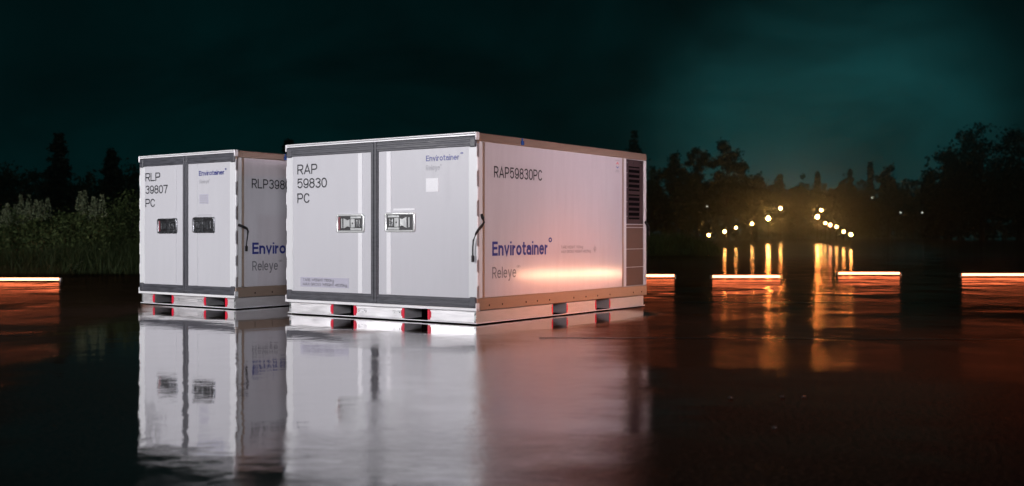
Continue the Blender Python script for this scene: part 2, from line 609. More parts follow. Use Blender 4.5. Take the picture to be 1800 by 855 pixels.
def glyph(ch, t, u):
    """centre lines of a condensed grotesque letter, cap height 1; t = stroke weight; u = width factor.
    returns (strokes, width)"""
    h = t / 2
    T, b, XH = 1 - h, h, 0.74 - h
    def W(w): return w * u + t
    def o_path(w, top, bot, a0=90, a1=450, sq=0.62):
        rx = (w - t) / 2; cx = w / 2
        ry = min((top - bot) / 2, rx * 1.15)
        pts = []
        for k in range(33):
            a = a0 + (a1 - a0) * k / 32
            sy = math.sin(R(a))
            cyy = (top - ry) if sy > 1e-6 else ((bot + ry) if sy < -1e-6 else (top + bot) / 2)
            pts.append((cx + rx * math.cos(R(a)), cyy + ry * sy))
        return pts
    if ch == ' ': return [], W(0.10)
    if ch == 'I' : return [[(h, 0), (h, 1)]], t
    if ch == 'l': return [[(h, 0), (h, 1)]], t
    if ch == 'i': return [[(h, 0), (h, 0.74)], [(h, 0.86), (h, 1.0)]], t
    if ch == '1':
        w = W(0.22); return [[(w - h, 0), (w - h, T), (w - h - 0.02, T), (h * .4, 0.78)]], w
    if ch in 'ELT':
        w = W(0.34)
        if ch == 'E': return [[(w, T), (h, T), (h, b), (w, b)], [(h, 0.53), (w * 0.93, 0.53)]], w
        if ch == 'L': return [[(h, 1), (h, b), (w * .97, b)]], w
        return [[(0, T), (w, T)], [(w / 2, 0), (w / 2, 1 - t)]], w
    if ch in 'RP':
        w = W(0.38); m = 0.45; ry = (T - m) / 2; rx = min(ry, (w - t) * .5); r = w - h
        st = [[(h, 0), (h, T)] + arc(r - rx, m + ry, rx, ry, 90, -90) + [(h, m)]]
        if ch == 'R': st.append([(w * 0.52, m), (r + h * .2, 0)])
        return st, w
    if ch == 'A':
        w = W(0.44); return [[(h * .8, 0), (w / 2, T), (w - h * .8, 0)], [(w * 0.2, 0.30), (w * 0.8, 0.30)]], w
    if ch == 'C': 
        w = W(0.40); return [o_path(w, T, b, 25, 335)], w
    if ch == 'G':
        w = W(0.42); return [o_path(w, T, b, 25, 330), [(w * .55, 0.48), (w - h, 0.48), (w - h, 0.0)]], w
    if ch in '0O':
        w = W(0.36 if ch == '0' else 0.44); return [o_path(w, T, b)], w
    if ch == 'H':
        w = W(0.38); return [[(h, 0), (h, 1)], [(w - h, 0), (w - h, 1)], [(h, .53), (w - h, .53)]], w
    if ch == 'M':
        w = W(0.52); return [[(h, 0), (h, T), (w / 2, 0.1), (w - h, T), (w - h, 0)]], w
    if ch == 'W':
        w = W(0.66); return [[(h, 1), (w * .27, b * 2), (w / 2, T - .05), (w * .73, b * 2), (w - h, 1)]], w
    if ch == 'X':
        w = W(0.40); return [[(h, 1), (w - h, 0)], [(h, 0), (w - h, 1)]], w
    if ch == 'S':
        w = W(0.38); c = w / 2; rx = c - h; ry = (T - b) / 4
        return [arc(c, T - ry, rx, ry, 20, 180) + arc(c, T - ry, rx, ry, 180, 260, 4) + arc(c, b + ry, rx, ry, 80, 0, 4) + arc(c, b + ry, rx, ry, 0, -160)], w
    if ch == '8':
        w = W(0.36); c = w / 2; rx = c - h; m = 0.54; r1 = (T - m) / 2; r2 = (m - b) / 2
        return [arc(c, m + r1, rx * .92, r1, -90, 270, 20), arc(c, b + r2, rx, r2, -90, 270, 20)], w
    if ch == '3':
        w = W(0.36); c = w / 2; rx = c - h; m = 0.54; r1 = (T - m) / 2; r2 = (m - b) / 2
        return [arc(c, m + r1, rx * .95, r1, 165, -90, 16) + [(c * .85, m)], [(c * .85, m)] + arc(c, b + r2, rx, r2, 90, -165, 16)], w
    if ch in '96':
        w = W(0.36); c = w / 2; rx = c - h; r1 = 0.29
        pts = [arc(c, T - r1, rx, r1, 0, 360, 20), [(w - h, T - r1), (w - h, 0.42)] + arc(c, b + 0.30, rx, 0.30, -5, -160, 12)]
        if ch == '6': pts = [[(w - x, 1 - y) for x, y in p] for p in pts]
        return pts, w
    if ch == '5':
        w = W(0.36); c = w / 2; rx = c - h; ry = 0.30
        return [[(w * .92, T), (h + .05, T), (h + 0.015, 0.50)] + arc(c, b + ry, rx, ry, 135, -160, 16)], w
    if ch == '7':
        w = W(0.36); return [[(0, T), (w - h * .6, T), (w * .66, .55), (w * .40, 0)]], w
    if ch == '4':
        w = W(0.38); return [[(w * .74, 0), (w * .74, T), (h * .6, .26), (w, .26)]], w
    if ch == '2':
        w = W(0.36); c = w / 2; rx = c - h; ry = 0.26
        return [arc(c, T - ry, rx, ry, 170, -30) + [(h, b), (w, b)]], w
    if ch == 'o':
        w = W(0.36); return [o_path(w, XH, b)], w
    if ch == 'n':
        w = W(0.31); ry = 0.20; rx = (w - t) / 2
        return [[(h, 0), (h, 0.74)], [(h, XH - ry)] + arc(w / 2, XH - ry, rx, ry, 180, 0)[1:] + [(w - h, 0)]], w
    if ch == 'r':
        w = W(0.17); return [[(h, 0), (h, 0.74)], [(h, XH - .24)] + arc(h + w * .75, XH - .24, w * .75, .23, 180, 95, 6)[1:]], w
    if ch == 'v':
        w = W(0.34); return [[(h * .9, 0.74), (w / 2, h * .8), (w - h * .9, 0.74)]], w
    if ch == 'y':
        w = W(0.34); return [[(h * .9, 0.74), (w / 2, 0.05)], [(w - h * .9, 0.74), (w * .46, -.10), (w * .34, -.22), (w * .12, -.23)]], w
    if ch == 't':
        w = W(0.20); return [[(w * .45, 0.95), (w * .45, 0.16), (w * .6, b), (w, b)], [(0, 0.74 - h), (w, 0.74 - h)]], w
    if ch == 'e':
        w = W(0.34); p = o_path(w, XH, b, 0, 325); return [[(h, .40), (w - h * .5, .40)], [(w - h, .40)] + p], w
    if ch == 'a':
        w = W(0.33); r = w - h
        return [arc(w / 2, XH - .17, w / 2 - h, .17, 165, 0) + [(r, 0.0)], arc(w / 2, b + .19, w / 2 - h, .19, -30, -270, 12) + [(r, .40)]], w
    if ch == 'k':
        w = W(0.33); return [[(h, 0), (h, 1)], [(w - h, .74), (h * 1.6, .34)], [(w * .42, .46), (w - h * .6, 0)]], w
    if ch == 'g':
        w = W(0.34); return [o_path(w, XH, b), [(w - h, .74), (w - h, -.05)] + arc(w / 2, -.05, w / 2 - h, .19, 0, -160)], w
    if ch == '°':
        w = 0.30; return [arc(w / 2, 0.92, w / 2 - h * .8, w / 2 - h * .8, 0, 360, 16)], w
    if ch == '®':
        w = 0.42; return [arc(w / 2, .86, w / 2 - .02, w / 2 - .02, 0, 360, 18), [(.16, .76), (.16, .95), (.25, .95), (.25, .86), (.16, .86)], [(.20, .86), (.27, .76)]], w
    raise ValueError(ch)


def ribbon(bm, pts, t, d):
    q = [Vector((x, y, 0)) for x, y in pts]
    p = [q[0]]
    for v in q[1:]:
        if (v - p[-1]).length > 1e-4: p.append(v)
    n = len(p)
    closed = (p[0] - p[-1]).length < 1e-3 and n > 3
    if closed: p = p[:-1]; n -= 1
    L, Rr = [], []
    for i in range(n):
        a = p[i] - p[i - 1] if (i > 0 or closed) else p[1] - p[0]
        c = p[(i + 1) % n] - p[i] if (i < n - 1 or closed) else a
        a = a.normalized(); c = c.normalized()
        na, nc = Vector((-a.y, a.x, 0)), Vector((-c.y, c.x, 0))
        m = (na + nc)
        m = m.normalized() if m.length > 1e-4 else na
        k = min(1.0 / max(m.dot(na), 0.3), 2.2)
        L.append(bm.verts.new(p[i] + m * t / 2 * k + Vector((0, 0, d))))
        Rr.append(bm.verts.new(p[i] - m * t / 2 * k + Vector((0, 0, d))))
    for i in range(n if closed else n - 1):
        j = (i + 1) % n
        bm.faces.new((Rr[i], Rr[j], L[j], L[i]))


def lettering(s, parent, mat, face, a0, a1, zbase, cap, weight=0.13, proud=0.002, name='lettering', surf=0.0, gap=0.10):
    """text on the front ('f', reads along +x, a = -x) or on the side ('s', reads along +y)"""
    width = (a0 - a1) if face == 'f' else (a1 - a0)
    gaps = gap * (len(s) - 1)
    u = 1.0                                   # solve the letter width so that the line fills its place
    for _ in range(12):
        tot = sum(glyph(c, weight, u)[1] for c in s) + gaps
        u *= max(0.3, min(3.0, 1 + ((width / cap) - tot) / max(tot - gaps - weight * len(s), 0.05)))
    k = 1.0
    bm = bmesh.new()
    x = 0.0
    for c in s:
        st, w = glyph(c, weight, u)
        for j, p in enumerate(st):
            ribbon(bm, [(x + px_, py_) for px_, py_ in p], weight if c != '®' else 0.035, 0.0004 * j)
        x += w + gap
    tot = max(x - gap, 1e-3)
    sx = width / tot
    for v in bm.verts:
        uu, z, d = v.co.x * sx, zbase + v.co.y * cap, v.co.z
        if face == 'f':
            v.co = (-a0 + uu, surf - proud - d, z)
        else:
            v.co = (surf + proud + d, a0 + uu, z)
    return obj(name, bm, mat, parent)


# ------------------------------------------------------------------ cargo containers
H = 1.62


def door_latch(root, cx, cz, w, h, hinge_sign, bright):
    """recessed door latch; children are its pieces. hinge_sign -1: lever opens to the left"""
    bez, met = (M['chrome'], M['steel']) if bright else (M['dull_chrome'], M['dull_chrome'])
    bm = bmesh.new()
    ring_frame(bm, cx, cz, w, h, 0.022, 0.020, 0.0, -0.016)
    bmesh.ops.recalc_face_normals(bm, faces=bm.faces[:])
    latch = smooth(obj('door_latch', bm, bez, root))
    bm = bmesh.new()
    plate(bm, cx, cz, w - 0.038, h - 0.038, 0.006, -0.0005, -0.003)
    obj('tray', bm, M['black'], latch)
    s = hinge_sign
    iw = w - 0.05
    # lever with waisted outline
    bm = bmesh.new()
    hh = h * 0.27
    x_in, x_out = cx + s * iw * 0.02, cx + s * iw * 0.27
    prof = [(x_in, hh * 0.75), (x_in + (x_out - x_in) * 0.35, hh * 0.6), (x_out, hh), (x_out, -hh), (x_in + (x_out - x_in) * 0.35, -hh * 0.6), (x_in, -hh * 0.75)]
    f = [bm.verts.new((x, -0.013, cz + z)) for x, z in prof]
    b = [bm.verts.new((x, -0.003, cz + z)) for x, z in prof]
    bm.faces.new(f); bm.faces.new(b[::-1])
    for k in range(6):
        bm.faces.new((f[k], b[k], b[(k + 1) % 6], f[(k + 1) % 6]))
    bmesh.ops.recalc_face_normals(bm, faces=bm.faces[:])
    obj('lever', bm, bez, latch)
    # hinge yoke with two arms and a pivot
    bm = bmesh.new()
    x0, x1 = cx - s * iw * 0.03, cx - s * iw * 0.20
    box(bm, x0, x1, -0.014, -0.003, cz - hh * 0.85, cz + hh * 0.85, 0.002)
    for sg in (-1, 1):
        box(bm, x0 + s * 0.004, cx - s * iw * 0.46, -0.012, -0.003, cz + sg * hh * 0.95, cz + sg * hh * 1.35, 0.0015)
    obj('yoke', bm, bez, latch)
    bm = bmesh.new()
    cyl(bm, ((x0 + x1) / 2, -0.012, cz), ((x0 + x1) / 2, -0.016, cz), 0.008)
    obj('pivot', bm, M['black'], latch)
    bm = bmesh.new()
    for k in range(3):
        xx = cx - s * iw * (0.27 + 0.06 * k)
        box(bm, xx - 0.003, xx + 0.003, -0.010, -0.003, cz - hh * 0.7, cz + hh * 0.7, 0.001)
    obj('spring', bm, met, latch)
    bm = bmesh.new()
    xx = cx + s * iw * 0.36
    box(bm, xx - 0.006, xx + 0.006, -0.011, -0.003, cz - hh * 0.95, cz + hh * 0.95, 0.002)
    obj('catch_bar', bm, bez, latch)
    if s < 0:
        bm = bmesh.new()
        xx = cx + s * iw * 0.475
        box(bm, xx - 0.012, xx + 0.010, -0.008, -0.003, cz - hh * 1.25, cz + hh * 1.25, 0.001)
        obj('marker', bm, M['maroon'], latch)
    return latch


def container(label, loc, rz, W, L, spec):
    root = thing('cargo_container', label, 'cargo container', loc, rz, 'refrigerated cargo containers standing on the wet tarmac')
    c0, c1 = spec['centre']                      # rubber centre strip, distances from the near corner
    # --- body shell
    bm = bmesh.new()
    box(bm, -W + 0.012, -0.012, 0.034, L - 0.012, 0.125, 1.60)
    obj('body', bm, M['edge'], root)
    bm = bmesh.new()
    box(bm, -W + 0.03, -0.03, 0.03, L - 0.01, 1.601, 1.612, 0.004)
    obj('roof', bm, M['rail'], root)
    # --- side wall panel
    rear = spec['rear']
    bm = bmesh.new()
    box(bm, -0.012, -0.006, 0.112, rear[0] - 0.028, 0.228, 1.543, 0.001, 1)
    side = obj('side_panel', bm, M['side'], root)
    # front post of the side: channel with a bright bead
    bm = bmesh.new()
    box(bm, -0.012, -0.002, 0.004, 0.032, 0.228, 1.543, 0.002)
    box(bm, -0.012, -0.003, 0.082, 0.110, 0.228, 1.543, 0.002)
    obj('corner_post', bm, M['rail'], root)
    bm = bmesh.new()
    box(bm, -0.011, -0.0045, 0.034, 0.080, 0.228, 1.543, 0.002)
    obj('post_bead', bm, M['edge'], root)
    # far side mirror faces
    bm = bmesh.new()
    box(bm, -W + 0.006, -W + 0.012, 0.112, L - 0.1, 0.228, 1.543)
    obj('side_panel', bm, M['side'], root)
    # --- rear equipment bay
    y0, y1, y2 = rear
    bm = bmesh.new()
    box(bm, -0.012, -0.004, y0 - 0.026, y0, 0.228, 1.543, 0.002)
    obj('bay_post', bm, M['rail'], root)
    bm = bmesh.new()
    box(bm, -0.012, -0.001, y0 + 0.002, y0 + 0.05, 0.228, 1.543, 0.003)
    box(bm, -0.012, -0.001, y2, L - 0.004, 0.228, 1.543, 0.008)
    obj('bay_trim', bm, M['edge'], root)
    zs = [0.230, 0.424, 0.612, 0.836, 0.868]
    for k in range(4):
        bm = bmesh.new()
        box(bm, -0.012, -0.006, y1 - 0.02, y2 - 0.003, zs[k] + 0.003, zs[k + 1] - 0.003, 0.002)
        obj('access_panel', bm, M['access'], root)
    bm = bmesh.new()
    va, vb = y1 - 0.02, y2 - 0.003
    for z0, z1 in ((1.47, 1.540), (1.18, 1.215), (0.872, 0.92)):
        box(bm, -0.012, -0.006, va, vb, z0, z1, 0.001)
    box(bm, -0.012, -0.006, va, va + 0.055, 0.872, 1.540, 0.001)
    box(bm, -0.012, -0.006, vb - 0.075, vb, 0.872, 1.540, 0.001)
    vent = obj('vent_grille', bm, M['vent'], root)
    bm = bmesh.new()
    for z0, z1 in ((0.92, 1.18), (1.215, 1.47)):
        n = 5
        for k in range(n):
            zc = z0 + (z1 - z0) * (k + 0.5) / n
            p = [(-0.0125, zc - 0.010), (-0.002, zc + 0.006), (-0.002, zc + 0.011), (-0.0125, zc - 0.004)]
            q = [[bm.verts.new((x, y, z)) for x, z in p] for y in (va + 0.056, vb - 0.076)]
            for i in range(4):
                bm.faces.new((q[0][i], q[0][(i + 1) % 4], q[1][(i + 1) % 4], q[1][i]))
            bm.faces.new(q[0][::-1]); bm.faces.new(q[1])
    obj('louvre', bm, M['vent'], vent)
    bm = bmesh.new()
    box(bm, -0.0119, -0.0115, va + 0.05, vb - 0.07, 0.91, 1.48)
    obj('vent_back', bm, M['cavity'], vent)
    for yy, zz, rr in [(va + 0.03, 1.505, 0.007), (va + 0.15, 1.505, 0.007), (vb - 0.06, 1.505, 0.007)] + [(va + 0.02, z_, 0.005) for z_ in (0.95, 1.1, 1.25, 1.4)]:
        bm = bmesh.new()
        cyl(bm, (-0.007, yy, zz), (-0.0035, yy, zz), rr, seg=8)
        obj('screw', bm, M['steel'], vent)
    # --- rails
    bm = bmesh.new()
    box(bm, -0.03, 0.0, 0.0, L, 1.546, 1.618, 0.012, 3)
    obj('top_rail', bm, M['rail'], root)
    bm = bmesh.new()
    box(bm, -W, -W + 0.03, 0.0, L, 1.546, 1.618, 0.012, 3)
    obj('top_rail', bm, M['rail'], root)
    bm = bmesh.new()
    box(bm, -0.03, 0.0, 0.0, L, 0.122, 0.226, 0.005)
    brail = obj('bottom_rail', bm, M['rail'], root)
    for yy in spec['rivets']:
        bm = bmesh.new()
        cyl(bm, (-0.001, yy, 0.160), (0.0025, yy, 0.160), 0.010, 0.006, 8)
        obj('rivet', bm, M['cavity'], brail)
    bm = bmesh.new()
    box(bm, -W, -W + 0.03, 0.0, L, 0.122, 0.226, 0.005)
    obj('bottom_rail', bm, M['rail'], root)
    # --- front frame: double top rail with a groove, corner caps, sill
    bm = bmesh.new()
    box(bm, -W - 0.004, 0.002, -0.018, 0.03, 1.610, 1.6225, 0.005)
    box(bm, -W + 0.01, -0.010, -0.014, 0.03, 1.593, 1.606, 0.003)
    for x0, x1 in ((-W - 0.004, -W + 0.012), (-0.010, 0.002)):
        box(bm, x0, x1, -0.017, 0.03, 1.555, 1.621, 0.005)
    obj('top_frame', bm, M['bright'], root)
    bm = bmesh.new()
    box(bm, -W - 0.004, 0.003, -0.017, 0.03, 0.117, 0.142, 0.004)
    for x0, x1 in ((-W - 0.004, -W + 0.010), (-0.008, 0.003)):
        box(bm, x0, x1, -0.016, 0.03, 0.118, 0.185, 0.004)
    obj('sill', bm, M['bright'], root)
    # --- rubber seals
    for z0, z1, e0, e1 in ((1.504, 1.591, 1.496, 1.588), (0.144, 0.226, 0.147, 0.236)):
        bm = bmesh.new()
        box(bm, -W + 0.009, -0.007, -0.008, 0.03, z0, z1, 0.006)
        box(bm, -W + 0.05, -0.05, -0.013, 0.0, z0 + 0.018, z0 + 0.042, 0.004)
        box(bm, -W + 0.05, -0.05, -0.012, 0.0, z0 + 0.054, z0 + 0.074, 0.004)
        for x0, x1 in ((-W + 0.010, -W + 0.075), (-0.075, -0.008)):
            box(bm, x0, x1, -0.0145, 0.02, e0, e1, 0.010)
        obj('door_seal', bm, M['gasket'], root)
    bm = bmesh.new()
    cc = (c0 + c1) / 2
    box(bm, -c1, -c0, -0.009, 0.03, 0.19, 1.592, 0.005)
    box(bm, -c1 + 0.012, -cc - 0.005, -0.017, 0.0, 0.16, 1.585, 0.006)
    box(bm, -cc + 0.006, -c0 - 0.010, -0.016, 0.0, 0.15, 1.59, 0.006)
    obj('centre_seal', bm, M['gasket'], root)
    # --- doors
    doors = []
    for x0, x1, sgn in ((-W + 0.002, -c1 - 0.002, -1), (-c0 + 0.002, -0.002, 1)):
        bm = bmesh.new()
        box(bm, x0, x1, 0.0, 0.032, 0.20, 1.53, 0.003)
        d = obj('door', bm, M['door'], root)
        doors.append(d)
        bm = bmesh.new()                      # lighter hinge-side stile
        if sgn < 0:
            box(bm, x0, x0 + 0.085, -0.003, 0.004, 0.230, 1.500, 0.003)
        else:
            box(bm, x1 - 0.088, x1, -0.003, 0.004, 0.230, 1.500, 0.003)
        obj('stile', bm, M['edge'], d)
        for zz in (0.33, 0.55, 0.80, 1.05, 1.30):
            bm = bmesh.new()
            xe = -W - 0.002 if sgn < 0 else 0.0
            box(bm, xe - 0.006, xe + 0.006, -0.002, 0.022, zz, zz + 0.11, 0.004)
            cyl(bm, (xe, 0.004, zz - 0.006), (xe, 0.004, zz + 0.116), 0.005, seg=8)
            obj('hinge', bm, M['bright'], d)
    for (a, b), d in zip(spec['strips'], (doors[0], doors[1])):
        lz1, lz0 = spec['latches'][0 if d is doors[0] else 1][2:4]
        for za, zb in ((0.228, lz0 - 0.001), (lz1 + 0.001, 1.502)):
            bm = bmesh.new()
            box(bm, -a, -b, -0.004, 0.002, za, zb, 0.0025)
            obj('cover_strip', bm, M['white'] if spec['bright'] else M['door'], d)  # white on the larger box paints in the strips' lamp reflection
    # --- latches
    for (a, b, z1, z0), sgn in zip(spec['latches'], (-1, 1)):
        door_latch(root, -(a + b) / 2, (z0 + z1) / 2, a - b, z1 - z0, sgn, spec['bright'])
    # --- base with fork pockets
    (f1, f2), (f3, f4) = spec['fork_f']
    fs = spec['fork_s']
    xs = [(-W + 0.03, -f1), (-f2, -f3), (-f4, -0.014)]
    ys = [(0.010, fs[0][0]), (fs[0][1], fs[1][0]), (fs[1][1], L - 0.05)]
    bm = bmesh.new()
    for i, (xa, xb) in enumerate(xs):
        for j, (ya, yb) in enumerate(ys):
            box(bm, xa, xb, ya, yb, 0.019, 0.116, 0.002)
    base = obj('pallet_base', bm, M['skirt'], root)
    bm = bmesh.new()
    box(bm, -W + 0.008, -0.006, 0.0, 0.012, 0.010, 0.018, 0.002)
    box(bm, -0.018, -0.006, 0.0125, L - 0.03, 0.010, 0.018, 0.002)
    box(bm, -W + 0.008, -W + 0.020, 0.0125, L - 0.03, 0.010, 0.018, 0.002)
    obj('base_lip', bm, M['bright'], root)
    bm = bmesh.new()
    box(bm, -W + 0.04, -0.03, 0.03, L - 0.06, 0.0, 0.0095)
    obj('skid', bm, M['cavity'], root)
    # near-black blocks in the channels, painted shade deep inside the fork pockets
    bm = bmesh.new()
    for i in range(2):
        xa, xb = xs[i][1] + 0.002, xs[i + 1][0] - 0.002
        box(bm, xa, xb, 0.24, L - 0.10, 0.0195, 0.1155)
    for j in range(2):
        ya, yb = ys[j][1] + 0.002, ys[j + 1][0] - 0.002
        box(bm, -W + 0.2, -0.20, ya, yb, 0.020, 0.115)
    obj('pocket_shade', bm, M['cavity'], root)
    # red guards beside the pockets
    for a, b in ((f1, f2), (f3, f4)):
        for e, sg in ((a, -1), (b, 1)):
            bm = bmesh.new()
            xe = -e
            box(bm, xe, xe + sg * 0.026, 0.004, 0.012, 0.024, 0.112, 0.002)
            box(bm, xe + sg * 0.026, xe + sg * 0.036, 0.005, 0.012, 0.042, 0.096, 0.002)
            obj('pocket_guard', bm, M['red'], root)
    for a, b in fs:
        for e, sg in ((a, -1), (b, 1)):
            bm = bmesh.new()
            box(bm, -0.016, -0.010, e, e + sg * 0.014, 0.024, 0.112, 0.002)
            box(bm, -0.015, -0.0105, e + sg * 0.014, e + sg * 0.020, 0.042, 0.096, 0.002)
            obj('pocket_guard', bm, M['red'], root)
    # tie-down marks and end brackets of the base
    for xm in spec['marks']:
        bm = bmesh.new()
        ring_frame(bm, -xm, 0.072, 0.10, 0.030, 0.004, 0.003, 0.0095, 0.0075)
        bmesh.ops.recalc_face_normals(bm, faces=bm.faces[:])
        for sg in (-1, 1):
            cyl(bm, (-xm + sg * 0.03, 0.0095, 0.072), (-xm + sg * 0.03, 0.006, 0.072), 0.006, seg=8)
        obj('tie_plate', bm, M['steel'], root)
    for xe in (-W + 0.030, -0.036):
        bm = bmesh.new()
        box(bm, xe, xe + 0.022, 0.005, 0.012, 0.020, 0.115, 0.002)
        for zz in (0.04, 0.068, 0.095):
            cyl(bm, (xe + 0.011, 0.006, zz), (xe + 0.011, 0.002, zz), 0.006, seg=8)
        obj('corner_bracket', bm, M['steel'], root)
    return root, doors, side


def strap(root, pts, buckle):
    bm = bmesh.new()
    tube(bm, pts, [0.011 if k < 5 else 0.007 for k in range(len(pts))], 8, (0.6, 1.25))
    s = smooth(obj('strap', bm, M['black'], root))
    bm = bmesh.new()
    x, y, z = buckle
    box(bm, x - 0.008, x + 0.008, y - 0.012, y + 0.012, z - 0.055, z, 0.004)
    obj('strap_end', bm, M['black'], s)
    return s


# near, larger container
A_POS, A_ROT = (-0.2913, 9.0563, 0), -0.6182
specA = dict(centre=(1.113, 1.199), rear=(2.485, 2.555, 2.905), rivets=(0.17, 0.36, 0.72, 0.90, 1.10, 1.52, 1.74, 1.96, 2.20, 2.68, 2.86),
             strips=((1.362, 1.308), (1.015, 0.962)), bright=True,
             latches=((1.627, 1.281, 0.950, 0.778), (1.030, 0.678, 0.956, 0.782)),
             fork_f=((1.684, 1.423), (0.812, 0.545)), fork_s=((1.176, 1.411), (1.953, 2.208)), marks=(1.32, 0.90))
A, Ad, As = container('larger white cargo container in front, dark numbers on its door and a pinkish long side', A_POS, A_ROT, 2.2992, 2.9734, specA)
lettering('RAP', Ad[0], M['ink'], 'f', 2.152, 1.886, 1.334, 0.094)
lettering('59830', Ad[0], M['ink'], 'f', 2.152, 1.760, 1.200, 0.094)
lettering('PC', Ad[0], M['ink'], 'f', 2.152, 1.985, 1.060, 0.094)
lettering('Envirotainer', Ad[1], M['blue'], 'f', 0.557, 0.190, 1.396, 0.050, weight=0.175, gap=0.075)
lettering('°', Ad[1], M['blue'], 'f', 0.178, 0.148, 1.400, 0.056, weight=0.11)
lettering('Releye°', Ad[1], M['pale'], 'f', 0.557, 0.385, 1.317, 0.046)
lettering('TARE WEIGHT 1100kg', Ad[0], M['grey'], 'f', 2.074, 1.665, 0.322, 0.026, proud=0.004)
lettering('MAX GROSS WEIGHT 4625kg', Ad[0], M['grey'], 'f', 2.074, 1.500, 0.281, 0.026, proud=0.004)
bm = bmesh.new(); box(bm, -2.110, -1.478, -0.002, 0.001, 0.268, 0.360, 0.0005); obj('weight_label', bm, M['label'], Ad[0])
bm = bmesh.new(); box(bm, -0.557, -0.417, -0.003, 0.001, 1.131, 1.248, 0.0005); obj('document_label', bm, M['white'], Ad[1])
bm = bmesh.new(); box(bm, -0.935, -0.687, -0.0022, 0.001, 0.974, 0.992, 0.0005); obj('latch_label', bm, M['white'], Ad[1])
lettering('RAP59830PC', As, M['ink'], 's', 0.242, 0.986, 1.251, 0.098, surf=-0.006)
lettering('Envirotainer', As, M['blue'], 's', 0.217, 1.075, 0.579, 0.122, weight=0.19, gap=0.075, surf=-0.006)
lettering('°', As, M['blue'], 's', 1.090, 1.145, 0.579, 0.145, weight=0.09, surf=-0.006)
lettering('Releye', As, M['grey'], 's', 0.217, 0.572, 0.385, 0.098, surf=-0.006)
lettering('®', As, M['grey'], 's', 0.580, 0.635, 0.437, 0.050, surf=-0.006)
lettering('TARE WEIGHT 1100kg', As, M['grey'], 's', 1.302, 1.687, 0.630, 0.026, surf=-0.006)
lettering('MAX GROSS WEIGHT 4625kg', As, M['grey'], 's', 1.302, 1.834, 0.588, 0.026, surf=-0.006)


def side_emblem(root, y, z):
    o = None
    for mat, a0, a1 in ((M['red'], 20, 160), (M['bluetag'], 200, 340)):
        bm = bmesh.new()
        n = 10
        prev = None
        for k in range(n + 1):
            a = R(a0 + (a1 - a0) * k / n)
            q = [bm.verts.new((-0.004, y + math.cos(a) * r * 0.85, z + math.sin(a) * r)) for r in (0.030, 0.020)]
            if prev:
                bm.faces.new((prev[0], q[0], q[1], prev[1]))
            prev = q
        obj('emblem_ring', bm, mat, root)
    for zz, w in ((0.048, 0.045), (-0.052, 0.030), (-0.066, 0.040)):
        bm = bmesh.new()
        box(bm, -0.0055, -0.0045, y - w, y + w, z + zz - 0.004, z + zz + 0.004)
        obj('emblem_line', bm, M['pale'], root)


side_emblem(As, 2.357, 1.465)
bm = bmesh.new()                              # faint round stamp beside the weights
tube(bm, [(-0.0045, 1.915 + 0.02 * math.cos(a), 0.622 + 0.02 * math.sin(a)) for a in [2 * math.pi * k / 16 for k in range(17)]], 0.002, 4)
box(bm, -0.0055, -0.004, 1.882, 1.948, 0.620, 0.624); box(bm, -0.0055, -0.004, 1.913, 1.917, 0.585, 0.660)
obj('lifting_mark', bm, M['pale'], As)
bm = bmesh.new(); box(bm, -0.002, 0.012, 0.640, 0.678, 1.555, 1.592, 0.004); box(bm, 0.0, 0.010, 0.650, 0.662, 1.590, 1.616, 0.003)
obj('tag_clip', bm, M['bluetag'], A)
strap(A, [(0.004, 0.055, 0.935), (0.012, 0.062, 0.900), (0.022, 0.070, 0.865), (0.020, 0.040, 0.835), (0.012, 0.000, 0.800), (0.004, -0.022, 0.770),
          (-0.020, -0.024, 0.715), (-0.030, -0.022, 0.660), (-0.031, -0.021, 0.600), (-0.031, -0.021, 0.56)], (-0.031, -0.021, 0.585))
strap(A, [(0.000, 2.93, 0.90), (0.014, 2.95, 0.87), (0.016, 2.985, 0.84), (0.012, 2.99, 0.80)], (0.012, 2.99, 0.80))

# far, smaller container
B_POS, B_ROT = (-2.7978, 10.9489, 0), -0.6327
specB = dict(centre=(0.768, 0.850), rear=(1.60, 1.66, 1.94), rivets=(0.25, 0.48, 0.75, 1.0, 1.3, 1.6),
             strips=((1.016, 0.967), (0.651, 0.604)), bright=False,
             latches=((1.284, 0.948, 0.936, 0.772), (0.680, 0.327, 0.944, 0.778)),
             fork_f=((1.355, 1.055), (0.483, 0.173)), fork_s=((0.95, 1.18), (1.45, 1.68)), marks=(0.97, 0.57))
B, Bd, Bs = container('smaller white cargo container at left, partly hidden behind the larger one', B_POS, B_ROT, 1.6116, 2.0, specB)
lettering('RLP', Bd[0], M['ink'], 'f', 1.508, 1.246, 1.344, 0.090)
lettering('39807', Bd[0], M['ink'], 'f', 1.508, 1.117, 1.207, 0.090)
lettering('PC', Bd[0], M['ink'], 'f', 1.508, 1.336, 1.062, 0.090)
lettering('Envirotainer', Bd[1], M['blue'], 'f', 0.586, 0.178, 1.376, 0.050, weight=0.175, gap=0.075)
lettering('°', Bd[1], M['blue'], 'f', 0.168, 0.145, 1.376, 0.060, weight=0.09)
lettering('Releye°', Bd[1], M['pale'], 'f', 0.576, 0.405, 1.295, 0.040)
bm = bmesh.new(); box(bm, -0.578, -0.435, -0.002, 0.001, 1.084, 1.182, 0.0005); lb = obj('document_label', bm, M['label'], Bd[1])
bm = bmesh.new()
for k in range(4):
    box(bm, -0.570, -0.450, -0.0035, -0.0022, 1.094 + 0.022 * k, 1.103 + 0.022 * k)
obj('label_line', bm, M['pale'], Bd[1])
bm = bmesh.new(); box(bm, -0.62, -0.38, -0.0022, 0.001, 0.962, 0.970, 0.0005); obj('latch_label', bm, M['pale'], Bd[1])
